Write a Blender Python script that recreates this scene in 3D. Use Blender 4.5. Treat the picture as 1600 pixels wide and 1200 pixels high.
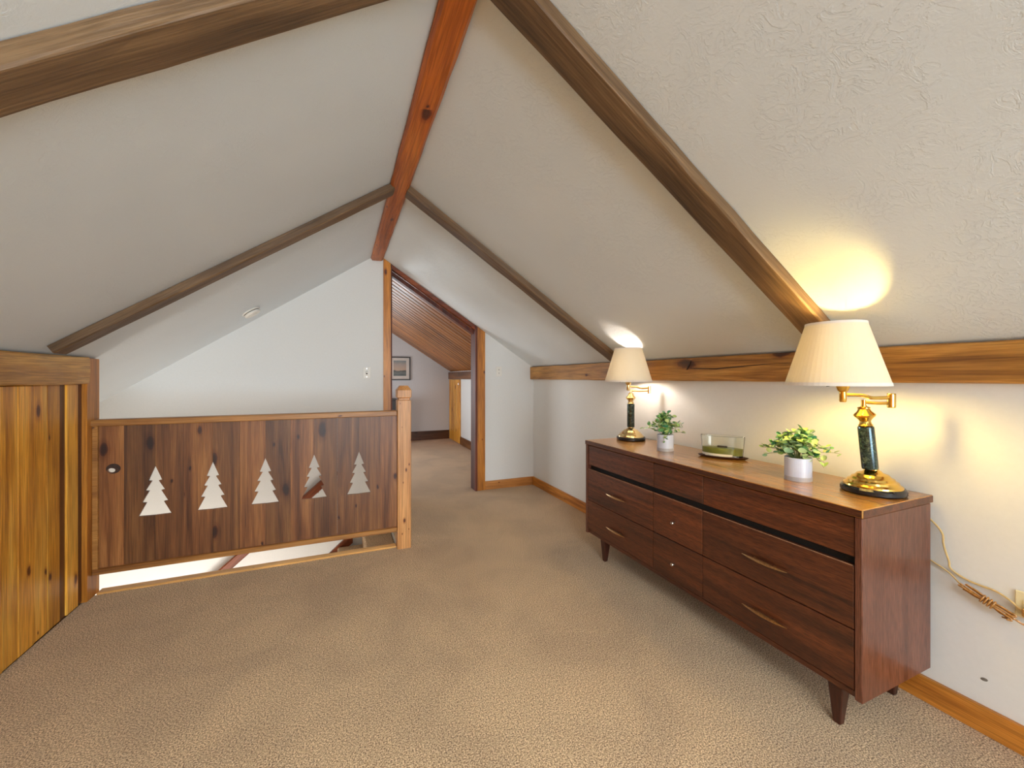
import bpy, bmesh, math, random
from mathutils import Vector, Matrix, noise
from mathutils.geometry import tessellate_polygon
random.seed(7)
for o in list(bpy.data.objects): bpy.data.objects.remove(o)
S = bpy.context.scene
COL = S.collection

# ---------------------------------------------------------------- camera, world, light, exposure
YAW = math.atan(269/633)
cam = bpy.data.objects.new('camera', bpy.data.cameras.new('camera')); COL.objects.link(cam)
cam.location = (0, 0, 1.3); cam.rotation_euler = (math.pi/2, 0, -YAW)
cam.data.sensor_width = 36; cam.data.lens = 633/1600*36; cam.data.shift_y = -10/1600
cam.data.clip_start = .02
S.camera = cam
w = bpy.data.worlds.new('sky'); S.world = w; w.use_nodes = True
w.node_tree.nodes['Background'].inputs[0].default_value = (.75, .86, 1, 1)
w.node_tree.nodes['Background'].inputs[1].default_value = 1.0
def area(name, loc, rot, sx, sy, power, col):
    l = bpy.data.lights.new(name, 'AREA'); l.shape = 'RECTANGLE'; l.size = sx; l.size_y = sy
    l.energy = power; l.color = col
    o = bpy.data.objects.new(name, l); COL.objects.link(o); o.location = loc; o.rotation_euler = rot
    return o
PI = math.pi
area('window_daylight', (.35, -4.1, 1.25), (PI/2, 0, math.radians(8)), 2.4, 1.3, 142, (.92, .95, .97))
area('added_uplight', (1.1, -3.3, .45), (math.radians(128), 0, math.radians(32)), 2.0, .6, 76, (.50, .80, 1))          # cool uplight added to brighten the ceiling, no low window there
area('added_overhead_fill', (.2, -.75, 2.33), (math.radians(34), 0, math.radians(8)), .7, 1.8, 38, (.74, .90, 1)).data.spread = math.radians(100)  # overhead fill added for floor and walls; the roof has no skylight
area('far_room_daylight', (-.25, 8.42, 1.1), (-PI/2, 0, 0), 1.0, .9, 34, (.80, .93, 1))          # far room window
area('far_room_side_daylight', (-1.25, 6.4, .8), (0, -PI/2, 0), .8, 1.6, 52, (.86, .94, 1))
area('stair_daylight', (-1.7, 3.45, -1.5), (math.radians(140), 0, math.radians(-30)), .8, .5, 25, (1, .965, .90))
area('stair_daylight_low', (-.6, 3.36, -.9), (PI/2, 0, 0), 1.6, .9, 11, (1, .965, .90))
S.view_settings.view_transform = 'Standard'; S.view_settings.look = 'None'
S.view_settings.exposure = 0.0; S.view_settings.gamma = 1; S.view_settings.use_curve_mapping = False
LAMP1, LAMP2 = 170, 370        # emission strength of the two bulbs

# ---------------------------------------------------------------- constants of the place
RX, RZ, SL, SR = .363, 2.59, .68, .645
WY, WX, LX = 4.45, 2.175, -1.35
BACK = -4.2
def zc(x): return RZ-SR*(x-RX) if x > RX else RZ+SL*(x-RX)

# ---------------------------------------------------------------- materials
def srgb(r, g, b):
    f = lambda c: (c/255/12.92) if c/255 <= .04045 else ((c/255+.055)/1.055)**2.4
    return (f(r), f(g), f(b), 1)
def newmat(name):
    m = bpy.data.materials.new(name); m.use_nodes = True
    nt = m.node_tree; return m, nt, nt.nodes['Principled BSDF']
def N(nt, t, **kw):
    n = nt.nodes.new(t)
    for k, v in kw.items():
        if k in n.inputs: n.inputs[k].default_value = v
        else: setattr(n, k, v)
    return n
def ramp(nt, fac, stops):
    r = nt.nodes.new('ShaderNodeValToRGB'); e = r.color_ramp.elements
    e[0].position, e[0].color = stops[0]; e[1].position, e[1].color = stops[-1]
    for p, c in stops[1:-1]:
        x = e.new(p); x.color = c
    nt.links.new(fac, r.inputs[0]); return r
def mixc(nt, typ, fac, a, b):
    m = nt.nodes.new('ShaderNodeMixRGB'); m.blend_type = typ
    for i, v in ((0, fac), (1, a), (2, b)):
        if isinstance(v, (int, float)): m.inputs[i].default_value = v
        elif isinstance(v, tuple): m.inputs[i].default_value = v
        else: nt.links.new(v, m.inputs[i])
    return m.outputs[0]
def wood(name, dark, mid, light, axis='z', rough=.45, grain=1.0, knots=.06, vary=.35, bump=.15, coat=0, knotscale=2.3, fleck=.6, al2=5):
    m, nt, b = newmat(name); L = nt.links.new
    tc = N(nt, 'ShaderNodeTexCoord'); oi = N(nt, 'ShaderNodeObjectInfo')
    mul = N(nt, 'ShaderNodeVectorMath', operation='SCALE'); mul.inputs['Scale'].default_value = 37
    cx = N(nt, 'ShaderNodeCombineXYZ'); L(oi.outputs['Random'], cx.inputs[0]); L(oi.outputs['Random'], cx.inputs[1]); L(oi.outputs['Random'], cx.inputs[2])
    L(cx.outputs[0], mul.inputs[0])
    add = N(nt, 'ShaderNodeVectorMath', operation='ADD'); L(tc.outputs['Object'], add.inputs[0]); L(mul.outputs[0], add.inputs[1])
    def mp(al, ac):
        s = [ac, ac, ac]; s['xyz'.index(axis)] = al
        q = N(nt, 'ShaderNodeMapping'); q.inputs['Scale'].default_value = s; L(add.outputs[0], q.inputs[0]); return q.outputs[0]
    n1 = N(nt, 'ShaderNodeTexNoise', Scale=1.0, Detail=5.0, Roughness=.6, Distortion=.6); L(mp(.9, 13*grain), n1.inputs['Vector'])
    n2 = N(nt, 'ShaderNodeTexNoise', Scale=1.0, Detail=3.0); L(mp(al2, 170*grain), n2.inputs['Vector'])
    n3 = N(nt, 'ShaderNodeTexNoise', Scale=1.0, Detail=2.0); L(mp(1.6, 4.0), n3.inputs['Vector'])
    c = ramp(nt, n1.outputs[0], [(.30, dark), (.5, mid), (.72, light)]).outputs[0]
    g = ramp(nt, n2.outputs[0], [(.38, (.56, .50, .44, 1)), (.60, (1.12, 1.12, 1.12, 1))]).outputs[0]
    c = mixc(nt, 'MULTIPLY', fleck, c, g)
    g3 = ramp(nt, n3.outputs[0], [(.3, (.68, .62, .58, 1)), (.65, (1.12, 1.1, 1.06, 1))]).outputs[0]
    c = mixc(nt, 'MULTIPLY', .55, c, g3)
    if knots:
        v = N(nt, 'ShaderNodeTexVoronoi', Scale=1.0, voronoi_dimensions='2D'); v.inputs['Randomness'].default_value = 1
        sx = N(nt, 'ShaderNodeSeparateXYZ'); L(add.outputs[0], sx.inputs[0]); al = 'xyz'.index(axis); oth = [i for i in range(3) if i != al]
        sm_ = N(nt, 'ShaderNodeMath', operation='ADD'); L(sx.outputs[oth[0]], sm_.inputs[0]); L(sx.outputs[oth[1]], sm_.inputs[1])
        k1 = N(nt, 'ShaderNodeMath', operation='MULTIPLY'); L(sx.outputs[al], k1.inputs[0]); k1.inputs[1].default_value = knotscale
        k2 = N(nt, 'ShaderNodeMath', operation='MULTIPLY'); L(sm_.outputs[0], k2.inputs[0]); k2.inputs[1].default_value = knotscale*2.2
        kc = N(nt, 'ShaderNodeCombineXYZ'); L(k1.outputs[0], kc.inputs[0]); L(k2.outputs[0], kc.inputs[1])
        nd = N(nt, 'ShaderNodeTexNoise', Scale=14.0)
        L(add.outputs[0], nd.inputs['Vector'])
        q = N(nt, 'ShaderNodeMixRGB'); q.inputs[0].default_value = .08; L(kc.outputs[0], q.inputs[1]); L(nd.outputs['Color'], q.inputs[2]); L(q.outputs[0], v.inputs['Vector'])
        sc = N(nt, 'ShaderNodeSeparateColor'); L(v.outputs['Color'], sc.inputs[0])
        mm = N(nt, 'ShaderNodeMapRange'); mm.inputs['To Min'].default_value = .9; mm.inputs['To Max'].default_value = 4.5; L(sc.outputs[0], mm.inputs[0])
        md = N(nt, 'ShaderNodeMath', operation='MULTIPLY'); L(v.outputs['Distance'], md.inputs[0]); L(mm.outputs[0], md.inputs[1])
        kr = ramp(nt, md.outputs[0], [(knots*.55, (.16, .09, .06, 1)), (knots*.9, (.36, .22, .15, 1)), (knots*1.05, (.72, .6, .5, 1)), (knots*1.9, (1, 1, 1, 1))]).outputs[0]
        c = mixc(nt, 'MULTIPLY', 1.0, c, kr)
    # per-piece tone
    hs = N(nt, 'ShaderNodeHueSaturation')
    mr = N(nt, 'ShaderNodeMapRange'); mr.inputs['To Min'].default_value = 1-vary*.5; mr.inputs['To Max'].default_value = 1+vary*.5
    L(oi.outputs['Random'], mr.inputs[0]); L(mr.outputs[0], hs.inputs['Value']); L(c, hs.inputs['Color']); c = hs.outputs[0]
    L(c, b.inputs['Base Color']); b.inputs['Roughness'].default_value = rough
    if coat: b.inputs['Coat Weight'].default_value = coat; b.inputs['Coat Roughness'].default_value = .12
    bp = N(nt, 'ShaderNodeBump', Strength=bump, Distance=.004); L(n2.outputs[0], bp.inputs['Height']); L(bp.outputs[0], b.inputs['Normal'])
    return m
def plain(name, col, rough=.5, metal=0, **kw):
    m, nt, b = newmat(name)
    n = N(nt, 'ShaderNodeTexNoise', Scale=kw.get('scale', 9.0), Detail=4.0); tc = N(nt, 'ShaderNodeTexCoord'); nt.links.new(tc.outputs['Object'], n.inputs['Vector'])
    k = kw.get('var', .06)
    r = ramp(nt, n.outputs[0], [(.3, tuple(c*(1-k) for c in col[:3])+(1,)), (.7, tuple(min(1, c*(1+k)) for c in col[:3])+(1,))])
    nt.links.new(r.outputs[0], b.inputs['Base Color'])
    b.inputs['Roughness'].default_value = rough; b.inputs['Metallic'].default_value = metal
    if kw.get('bump'):
        bp = N(nt, 'ShaderNodeBump', Strength=kw['bump'], Distance=.003); nt.links.new(n.outputs[0], bp.inputs['Height']); nt.links.new(bp.outputs[0], b.inputs['Normal'])
    return m
def plaster():
    m, nt, b = newmat('trowelled_plaster'); L = nt.links.new
    tc = N(nt, 'ShaderNodeTexCoord')
    n1 = N(nt, 'ShaderNodeTexNoise', Scale=16.0, Detail=6.0, Roughness=.6, Distortion=2.4); L(tc.outputs['Object'], n1.inputs['Vector'])
    n2 = N(nt, 'ShaderNodeTexNoise', Scale=3.2, Detail=2.0, Distortion=.8); L(tc.outputs['Object'], n2.inputs['Vector'])
    n3 = N(nt, 'ShaderNodeTexNoise', Scale=46.0, Detail=4.0, Distortion=2.2); L(tc.outputs['Object'], n3.inputs['Vector'])
    r = ramp(nt, n1.outputs[0], [(.44, (0, 0, 0, 1)), (.5, (1, 1, 1, 1)), (.56, (.75, .75, .75, 1))])
    r2 = ramp(nt, n2.outputs[0], [(.42, (0, 0, 0, 1)), (.62, (1, 1, 1, 1))])
    h = mixc(nt, 'MULTIPLY', 1.0, r.outputs[0], r2.outputs[0])
    h = mixc(nt, 'ADD', .35, h, n3.outputs[0])
    bp = N(nt, 'ShaderNodeBump', Strength=.32, Distance=.004); L(h, bp.inputs['Height']); L(bp.outputs[0], b.inputs['Normal'])
    n4 = N(nt, 'ShaderNodeTexNoise', Scale=1.1, Detail=3.0); L(tc.outputs['Object'], n4.inputs['Vector'])
    c = ramp(nt, n4.outputs[0], [(.3, srgb(212, 217, 220)), (.7, srgb(220, 225, 228))])
    L(c.outputs[0], b.inputs['Base Color']); b.inputs['Roughness'].default_value = .55
    return m
def carpet():
    m, nt, b = newmat('beige_carpet'); L = nt.links.new
    tc = N(nt, 'ShaderNodeTexCoord')
    n1 = N(nt, 'ShaderNodeTexNoise', Scale=190.0, Detail=5.0, Roughness=.75); L(tc.outputs['Object'], n1.inputs['Vector'])
    n2 = N(nt, 'ShaderNodeTexNoise', Scale=2.1, Detail=5.0, Roughness=.6, Distortion=.5); L(tc.outputs['Object'], n2.inputs['Vector'])
    n3 = N(nt, 'ShaderNodeTexNoise', Scale=70.0, Detail=4.0, Roughness=.7); L(tc.outputs['Object'], n3.inputs['Vector'])
    c = ramp(nt, n1.outputs[0], [(.41, srgb(104, 72, 40)), (.5, srgb(208, 170, 126)), (.59, srgb(255, 228, 184))])
    p = ramp(nt, n2.outputs[0], [(.35, (.84, .81, .80, 1)), (.6, (1.04, 1.02, 1.0, 1))])
    p3 = ramp(nt, n3.outputs[0], [(.35, (.90, .89, .88, 1)), (.62, (1.05, 1.05, 1.05, 1))])
    c = mixc(nt, 'MULTIPLY', 1, c.outputs[0], p.outputs[0]); c = mixc(nt, 'MULTIPLY', .8, c, p3.outputs[0])
    L(c, b.inputs['Base Color']); b.inputs['Roughness'].default_value = .95
    b.inputs['Specular IOR Level'].default_value = .1
    b.inputs['Sheen Weight'].default_value = .25
    bp = N(nt, 'ShaderNodeBump', Strength=.7, Distance=.008); L(n1.outputs[0], bp.inputs['Height']); L(bp.outputs[0], b.inputs['Normal'])
    return m
M = {}
M['plaster'] = plaster(); M['carpet'] = carpet()
M['wall'] = plain('white_wall_paint', srgb(229, 229, 227), .6, scale=60, var=.012, bump=.04)
M['farwall'] = plain('backlit_grey_wall', srgb(205, 203, 204), .55, scale=40, var=.02, bump=.05)  # grey of the backlit end wall is put into this colour
M['stairwall'] = plain('cream_wall_paint', srgb(232, 226, 216), .6, scale=40, var=.012)
M['ridge'] = wood('orange_cedar_beam', srgb(112, 50, 14), srgb(176, 92, 28), srgb(206, 122, 46), 'y', .42, knots=.10, bump=.3)
M['rafter'] = wood('brown_hewn_rafter', srgb(72, 54, 36), srgb(110, 84, 56), srgb(138, 110, 78), 'x', .55, knots=0, bump=.5, vary=.2)
M['purlin'] = wood('brown_hewn_purlin', srgb(118, 74, 32), srgb(190, 136, 64), srgb(222, 172, 94), 'y', .42, knots=.12, bump=.5, vary=.1, knotscale=1.5)
M['pine'] = wood('golden_pine_board', srgb(168, 102, 26), srgb(230, 160, 54), srgb(250, 196, 90), 'z', .38, knots=.085, vary=.30)
M['pine_dark'] = wood('dark_pine_strip', srgb(70, 34, 10), srgb(100, 54, 18), srgb(128, 74, 26), 'z', .45, knots=0, vary=.1)
M['trim_z'] = wood('honey_trim_upright', srgb(150, 88, 26), srgb(206, 132, 46), srgb(220, 152, 64), 'z', .38, knots=.07, vary=.12)
M['trim_y'] = wood('honey_trim_long', srgb(160, 92, 26), srgb(206, 134, 50), srgb(224, 156, 70), 'y', .38, knots=.07, vary=.1)
M['trim_x'] = wood('honey_trim_cross', srgb(150, 92, 40), srgb(194, 130, 66), srgb(212, 152, 88), 'x', .4, knots=.05, vary=.1)
M['rail'] = wood('stained_rail_board', srgb(84, 46, 20), srgb(128, 80, 42), srgb(164, 112, 62), 'z', .42, grain=1.3, knots=.11, vary=.75)
M['railtrim'] = wood('stained_rail_trim', srgb(134, 84, 38), srgb(172, 118, 58), srgb(192, 138, 74), 'x', .42, knots=.06, vary=.1)
M['newel'] = wood('pale_cedar_post', srgb(166, 106, 54), srgb(210, 150, 90), srgb(226, 170, 110), 'z', .4, knots=.10, vary=.05, knotscale=6)
M['edging'] = wood('pale_edging_strip', srgb(180, 122, 60), srgb(228, 172, 100), srgb(240, 190, 120), 'x', .4, knots=.04, vary=.05)
M['darktrim_x'] = wood('dark_trim_cross', srgb(62, 36, 18), srgb(96, 58, 32), srgb(122, 78, 44), 'x', .4, knots=.07, vary=.1)
M['darktrim_y'] = wood('dark_trim_long', srgb(82, 48, 22), srgb(122, 76, 38), srgb(148, 98, 52), 'y', .4, knots=.07, vary=.1)
M['jamb'] = wood('red_stained_jamb', srgb(62, 24, 12), srgb(98, 42, 20), srgb(128, 60, 28), 'z', .6, knots=.04, vary=.1)
M['header'] = wood('red_stained_header', srgb(80, 30, 10), srgb(130, 60, 22), srgb(168, 88, 36), 'x', .3, knots=.04, vary=.1)
M['plank'] = wood('varnished_ceiling_plank', srgb(104, 58, 22), srgb(152, 94, 40), srgb(182, 122, 60), 'x', .42, knots=.05, vary=.5, coat=.2)
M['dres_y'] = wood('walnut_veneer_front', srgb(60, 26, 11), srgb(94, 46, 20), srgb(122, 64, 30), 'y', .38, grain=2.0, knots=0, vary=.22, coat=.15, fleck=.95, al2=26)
M['dres_top'] = wood('lamplit_walnut_top', srgb(144, 98, 46), srgb(174, 124, 60), srgb(190, 140, 74), 'y', .26, grain=1.6, knots=0, vary=.05, coat=.5)  # golden lamp reflection on the top is painted into this colour
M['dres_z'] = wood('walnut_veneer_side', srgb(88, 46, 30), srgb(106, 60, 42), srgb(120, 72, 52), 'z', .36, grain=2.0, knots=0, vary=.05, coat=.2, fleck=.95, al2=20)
M['legwood'] = wood('dark_leg_wood', srgb(40, 16, 10), srgb(66, 30, 18), srgb(88, 44, 26), 'z', .4, knots=0, vary=.1)
M['handrail'] = wood('red_brown_handrail', srgb(78, 34, 14), srgb(124, 60, 28), srgb(150, 80, 40), 'x', .35, knots=0, vary=.1)
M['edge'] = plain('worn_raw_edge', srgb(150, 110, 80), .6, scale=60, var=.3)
M['black'] = plain('painted_recess_shade', (.006, .004, .003, 1), .8)  # near-black stands in for shade inside the dresser
M['brass'] = plain('polished_brass', srgb(226, 186, 96), .16, 1, var=.03)
M['brass_pale'] = plain('pale_polished_brass', srgb(232, 206, 150), .16, 1, var=.03)
M['handle'] = plain('aged_brass', srgb(196, 158, 112), .3, 1, scale=120, var=.2)
M['steel'] = plain('satin_steel', srgb(196, 190, 184), .25, 1)
M['blackbase'] = plain('black_lacquer', (.012, .012, .014, 1), .12)
M['plastic'] = plain('white_plastic', srgb(236, 232, 224), .4)
M['ivory'] = plain('ivory_plastic', srgb(232, 218, 176), .4)
M['slot'] = plain('dark_slot', (.03, .03, .03, 1), .6)
M['cord'] = plain('clear_gold_cord', srgb(206, 176, 120), .3, var=.1, scale=40)
M['cord_brown'] = plain('brown_gold_cord', srgb(176, 124, 62), .3, var=.35, scale=160)
M['pot'] = plain('pale_blue_glazed_pot', srgb(206, 212, 230), .22, scale=30, var=.02)
M['potband'] = plain('grey_pot_band', srgb(176, 176, 184), .4)
M['soil'] = plain('pot_filler', srgb(70, 76, 50), .9, scale=90, var=.4)
M['stem'] = plain('green_stem', srgb(120, 134, 70), .6)
M['wax'] = plain('green_wax', srgb(156, 160, 62), .45, scale=20)
M['wick'] = plain('wooden_wick', srgb(70, 56, 40), .8)
M['paper'] = plain('white_paper_label', srgb(232, 226, 210), .6)
M['tray'] = plain('dark_wood_tray', srgb(58, 24, 18), .35, scale=40, var=.25)
M['darkfurn'] = plain('dark_painted_furniture', srgb(40, 30, 26), .4)
M['frameblack'] = plain('dark_picture_frame', srgb(40, 30, 28), .35)
M['mat'] = plain('picture_mat', srgb(214, 204, 196), .7)
M['knot'] = plain('dark_knot_wood', srgb(52, 28, 16), .5, scale=60, var=.5)
M['scuff'] = plain('grey_scuff', srgb(120, 112, 102), .8, scale=200, var=.4)

def leafmat():
    m, nt, b = newmat('eucalyptus_leaf'); oi = N(nt, 'ShaderNodeObjectInfo')
    r = ramp(nt, oi.outputs['Random'], [(0, srgb(60, 132, 104)), (.25, srgb(120, 172, 104)), (.5, srgb(170, 202, 112)), (.75, srgb(206, 220, 150)), (1, srgb(112, 168, 146))])
    nt.links.new(r.outputs[0], b.inputs['Base Color']); b.inputs['Roughness'].default_value = .45
    return m
M['leaf'] = leafmat()
def marble():
    m, nt, b = newmat('dark_green_marble'); tc = N(nt, 'ShaderNodeTexCoord')
    n = N(nt, 'ShaderNodeTexNoise', Scale=70.0, Detail=7.0, Roughness=.7, Distortion=1.0); nt.links.new(tc.outputs['Object'], n.inputs['Vector'])
    r = ramp(nt, n.outputs[0], [(.42, srgb(16, 28, 26)), (.56, srgb(44, 62, 56)), (.70, srgb(100, 112, 92))])
    nt.links.new(r.outputs[0], b.inputs['Base Color']); b.inputs['Roughness'].default_value = .12
    return m
M['marble'] = marble()
def shademat(name, col):
    m = bpy.data.materials.new(name); m.use_nodes = True; nt = m.node_tree; nt.nodes.clear()
    o = nt.nodes.new('ShaderNodeOutputMaterial'); d = nt.nodes.new('ShaderNodeBsdfDiffuse'); t = nt.nodes.new('ShaderNodeBsdfTranslucent'); x = nt.nodes.new('ShaderNodeMixShader')
    n = N(nt, 'ShaderNodeTexNoise', Scale=300.0); r = ramp(nt, n.outputs[0], [(.3, tuple(c*.97 for c in col[:3])+(1,)), (.7, col)])
    nt.links.new(r.outputs[0], d.inputs[0]); nt.links.new(r.outputs[0], t.inputs[0]); x.inputs[0].default_value = .20
    nt.links.new(d.outputs[0], x.inputs[1]); nt.links.new(t.outputs[0], x.inputs[2]); nt.links.new(x.outputs[0], o.inputs[0]); return m
M['shade'] = shademat('cream_lamp_shade_fabric', (.86, .79, .64, 1))
M['shadetrim'] = plain('shade_hem', srgb(236, 226, 214), .7)
def glass():
    m, nt, b = newmat('clear_glass'); b.inputs['Transmission Weight'].default_value = 1; b.inputs['Roughness'].default_value = .02; b.inputs['IOR'].default_value = 1.45
    b.inputs['Base Color'].default_value = (.97, 1, .97, 1); return m
M['glass'] = glass()
def emit(name, col, s):
    m, nt, b = newmat(name); b.inputs['Base Color'].default_value = (1, 1, 1, 1)
    b.inputs['Emission Color'].default_value = col; b.inputs['Emission Strength'].default_value = s; return m
def printmat():
    m, nt, b = newmat('seascape_print'); L = nt.links.new
    tc = N(nt, 'ShaderNodeTexCoord'); sp = N(nt, 'ShaderNodeSeparateXYZ'); L(tc.outputs['Object'], sp.inputs[0])
    n = N(nt, 'ShaderNodeTexNoise', Scale=7.0, Detail=4.0); L(tc.outputs['Object'], n.inputs['Vector'])
    a = N(nt, 'ShaderNodeMath', operation='MULTIPLY_ADD'); L(n.outputs[0], a.inputs[0]); a.inputs[1].default_value = .12; L(sp.outputs[2], a.inputs[2])
    mr = N(nt, 'ShaderNodeMapRange'); mr.inputs['From Min'].default_value = -.10; mr.inputs['From Max'].default_value = .24; L(a.outputs[0], mr.inputs[0])
    r = ramp(nt, mr.outputs[0], [(0, srgb(56, 62, 62)), (.22, srgb(104, 104, 96)), (.34, srgb(70, 64, 58)), (.4, srgb(188, 158, 134)), (.7, srgb(168, 150, 138)), (1, srgb(96, 122, 126))])
    L(r.outputs[0], b.inputs['Base Color']); b.inputs['Roughness'].default_value = .3; return m
M['print'] = printmat()

# ---------------------------------------------------------------- mesh helpers
def link(name, bm, mat, parent=None, bevel=0, smooth=False, loc=None):
    if bevel: bmesh.ops.bevel(bm, geom=list(bm.edges), offset=bevel, segments=1, affect='EDGES')
    bmesh.ops.recalc_face_normals(bm, faces=bm.faces)
    me = bpy.data.meshes.new(name); bm.to_mesh(me); bm.free()
    if smooth:
        for p in me.polygons: p.use_smooth = True
        me.set_sharp_from_angle(angle=math.radians(32))
    me.materials.append(M[mat] if isinstance(mat, str) else mat)
    o = bpy.data.objects.new(name, me); COL.objects.link(o)
    if parent: o.parent = parent
    if loc: o.location = loc
    return o
def bx(bm, x0, x1, y0, y1, z0, z1):
    r = bmesh.ops.create_cube(bm, size=1)
    bmesh.ops.scale(bm, vec=(abs(x1-x0), abs(y1-y0), abs(z1-z0)), verts=r['verts'])
    bmesh.ops.translate(bm, vec=((x0+x1)/2, (y0+y1)/2, (z0+z1)/2), verts=r['verts'])
    return r['verts']
def box(name, x0, x1, y0, y1, z0, z1, mat, parent=None, bevel=0):
    bm = bmesh.new(); bx(bm, x0, x1, y0, y1, z0, z1); return link(name, bm, mat, parent, bevel)
def prism(bm, outline, a, b, plane='xz', holes=()):
    """closed outline in a plane, extruded from a to b along the remaining axis"""
    def P(p, t): return {'xz': (p[0], t, p[1]), 'yz': (t, p[0], p[1]), 'xy': (p[0], p[1], t)}[plane]
    polys = [list(outline)]+[list(h) for h in holes]
    tris = tessellate_polygon([[Vector((p[0], p[1], 0)) for p in q] for q in polys])
    flat = [p for q in polys for p in q]
    va = [bm.verts.new(P(p, a)) for p in flat]; vb = [bm.verts.new(P(p, b)) for p in flat]
    if not holes:
        bm.faces.new(va); bm.faces.new(vb)
    else:
        for t in tris:
            bm.faces.new([va[i] for i in t]); bm.faces.new([vb[i] for i in t])
    k = 0
    for q in polys:
        n = len(q)
        for i in range(n):
            bm.faces.new((va[k+i], va[k+(i+1) % n], vb[k+(i+1) % n], vb[k+i]))
        k += n
def lathe(bm, prof, seg=40, cx=0, cy=0, sx=1, sy=1):
    rings = []
    for r, z in prof:
        rings.append([bm.verts.new((cx+sx*r*math.cos(2*PI*i/seg), cy+sy*r*math.sin(2*PI*i/seg), z)) for i in range(seg)])
    for a, b in zip(rings, rings[1:]):
        for i in range(seg): bm.faces.new((a[i], a[(i+1) % seg], b[(i+1) % seg], b[i]))
    return rings
def cap(bm, ring): bm.faces.new(ring)
def tube(bm, pts, rad, seg=8, closed=False):
    pts = [Vector(p) for p in pts]; rings = []; n = len(pts); up = None
    for i, p in enumerate(pts):
        d = (pts[min(i+1, n-1)]-pts[max(i-1, 0)]).normalized()
        if up is None: up = d.orthogonal().normalized()
        up = (up-d*up.dot(d)).normalized(); s = d.cross(up)
        r = rad[i] if isinstance(rad, (list, tuple)) else rad
        rings.append([bm.verts.new(p+(up*math.cos(2*PI*k/seg)+s*math.sin(2*PI*k/seg))*r) for k in range(seg)])
    for a, b in zip(rings, rings[1:]):
        for k in range(seg): bm.faces.new((a[k], a[(k+1) % seg], b[(k+1) % seg], b[k]))
    bm.faces.new(rings[0]); bm.faces.new(rings[-1])
def smoothpath(pts, n=6):
    P = [Vector(p) for p in pts]; P = [2*P[0]-P[1]]+P+[2*P[-1]-P[-2]]; out = []
    for i in range(1, len(P)-2):
        for k in range(n):
            t = k/n; a, b, c, d = P[i-1:i+3]
            out.append(.5*((2*b)+(c-a)*t+(2*a-5*b+4*c-d)*t*t+(3*b-a-3*c+d)*t**3))
    out.append(P[-2]); return out
def hewn(bm, length, w, h, jit=.003, ch=.006, step=.12, seed=0):
    """rough timber along +x from 0, y in +-w/2, z from -h to 0"""
    n = max(2, int(length/step)); rings = []
    prof = [(-w/2, 0), (-w/2, -h+ch), (-w/2+ch, -h), (0, -h), (w/2-ch, -h), (w/2, -h+ch), (w/2, 0)]
    for i in range(n+1):
        x = length*i/n
        rings.append([bm.verts.new((x, y+(jit*noise.noise(Vector((x*5, k*7.3, seed))) if z < 0 or True else 0), z+(jit*noise.noise(Vector((x*6, k*3.1, seed+9))) if z < 0 else 0))) for k, (y, z) in enumerate(prof)])
    m = len(prof)
    for a, b in zip(rings, rings[1:]):
        for k in range(m): bm.faces.new((a[k], a[(k+1) % m], b[(k+1) % m], b[k]))
    bm.faces.new(rings[0]); bm.faces.new(rings[-1])
def struct(o, **kw):
    o['kind'] = 'structure'
    for k, v in kw.items(): o[k] = v
    return o
def tag(o, label, cat, group=None):
    o['label'] = label; o['category'] = cat
    if group: o['group'] = group
    return o
def empty(name, loc=(0, 0, 0), rz=0):
    o = bpy.data.objects.new(name, None); COL.objects.link(o); o.location = loc; o.rotation_euler = (0, 0, rz); o.empty_display_size = .1
    return o

# ---------------------------------------------------------------- SETTING
bm = bmesh.new()
bx(bm, LX-.02, WX, BACK, 3.2, -.15, 0)
bx(bm, .46, WX, 3.2, WY, -.15, 0)
bx(bm, -2.0, WX, WY+.12, 8.55, -.15, 0)
bx(bm, .49, 1.45, WY, WY+.12, -.15, 0)
struct(link('floor', bm, 'carpet'), label='beige cut-pile carpet covering the attic floor')
# ceiling : two sloping slabs
T = .12
bm = bmesh.new()
XL, XRR = -2.42, WX+.12
prism(bm, [(RX, RZ), (XRR, zc(XRR)), (XRR, zc(XRR)+T), (RX, RZ+T), (XL, zc(XL)+T), (XL, zc(XL))], BACK, WY+.005, 'xz')
struct(link('ceiling', bm, 'plaster'), label='off-white trowelled plaster ceiling sloping down both sides of the ridge beam')
# knee wall right (white)
wr = struct(box('wall_right', WX, WX+.1, BACK, WY, -.15, zc(WX)+.02, 'wall'), label='low white knee wall behind the dresser')
bm = bmesh.new()
v = bmesh.ops.create_icosphere(bm, subdivisions=2, radius=1)['verts']
bmesh.ops.scale(bm, vec=(.003, .010, .006), verts=v)
o = link('scuff_mark', bm, 'scuff', wr); o.location = (WX, .69, .193); o.rotation_euler = (-.3, 0, 0); o['label'] = 'small grey gouge low on the white wall'
# far gable wall in two pieces (the doorway runs up to the ceiling)
bm = bmesh.new()
prism(bm, [(-2.3, -2.6), (.46, -2.6), (.46, -.15), (.49, -.15), (.49, zc(.49)), (RX, RZ), (-2.3, zc(-2.3))], WY, WY+.12)
prism(bm, [(1.452, -.15), (WX, -.15), (WX, zc(WX)), (1.452, zc(1.452))], WY, WY+.12)
struct(link('wall_far', bm, 'wall'), label='white gable wall at the far end with a doorway right of the ridge')
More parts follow.
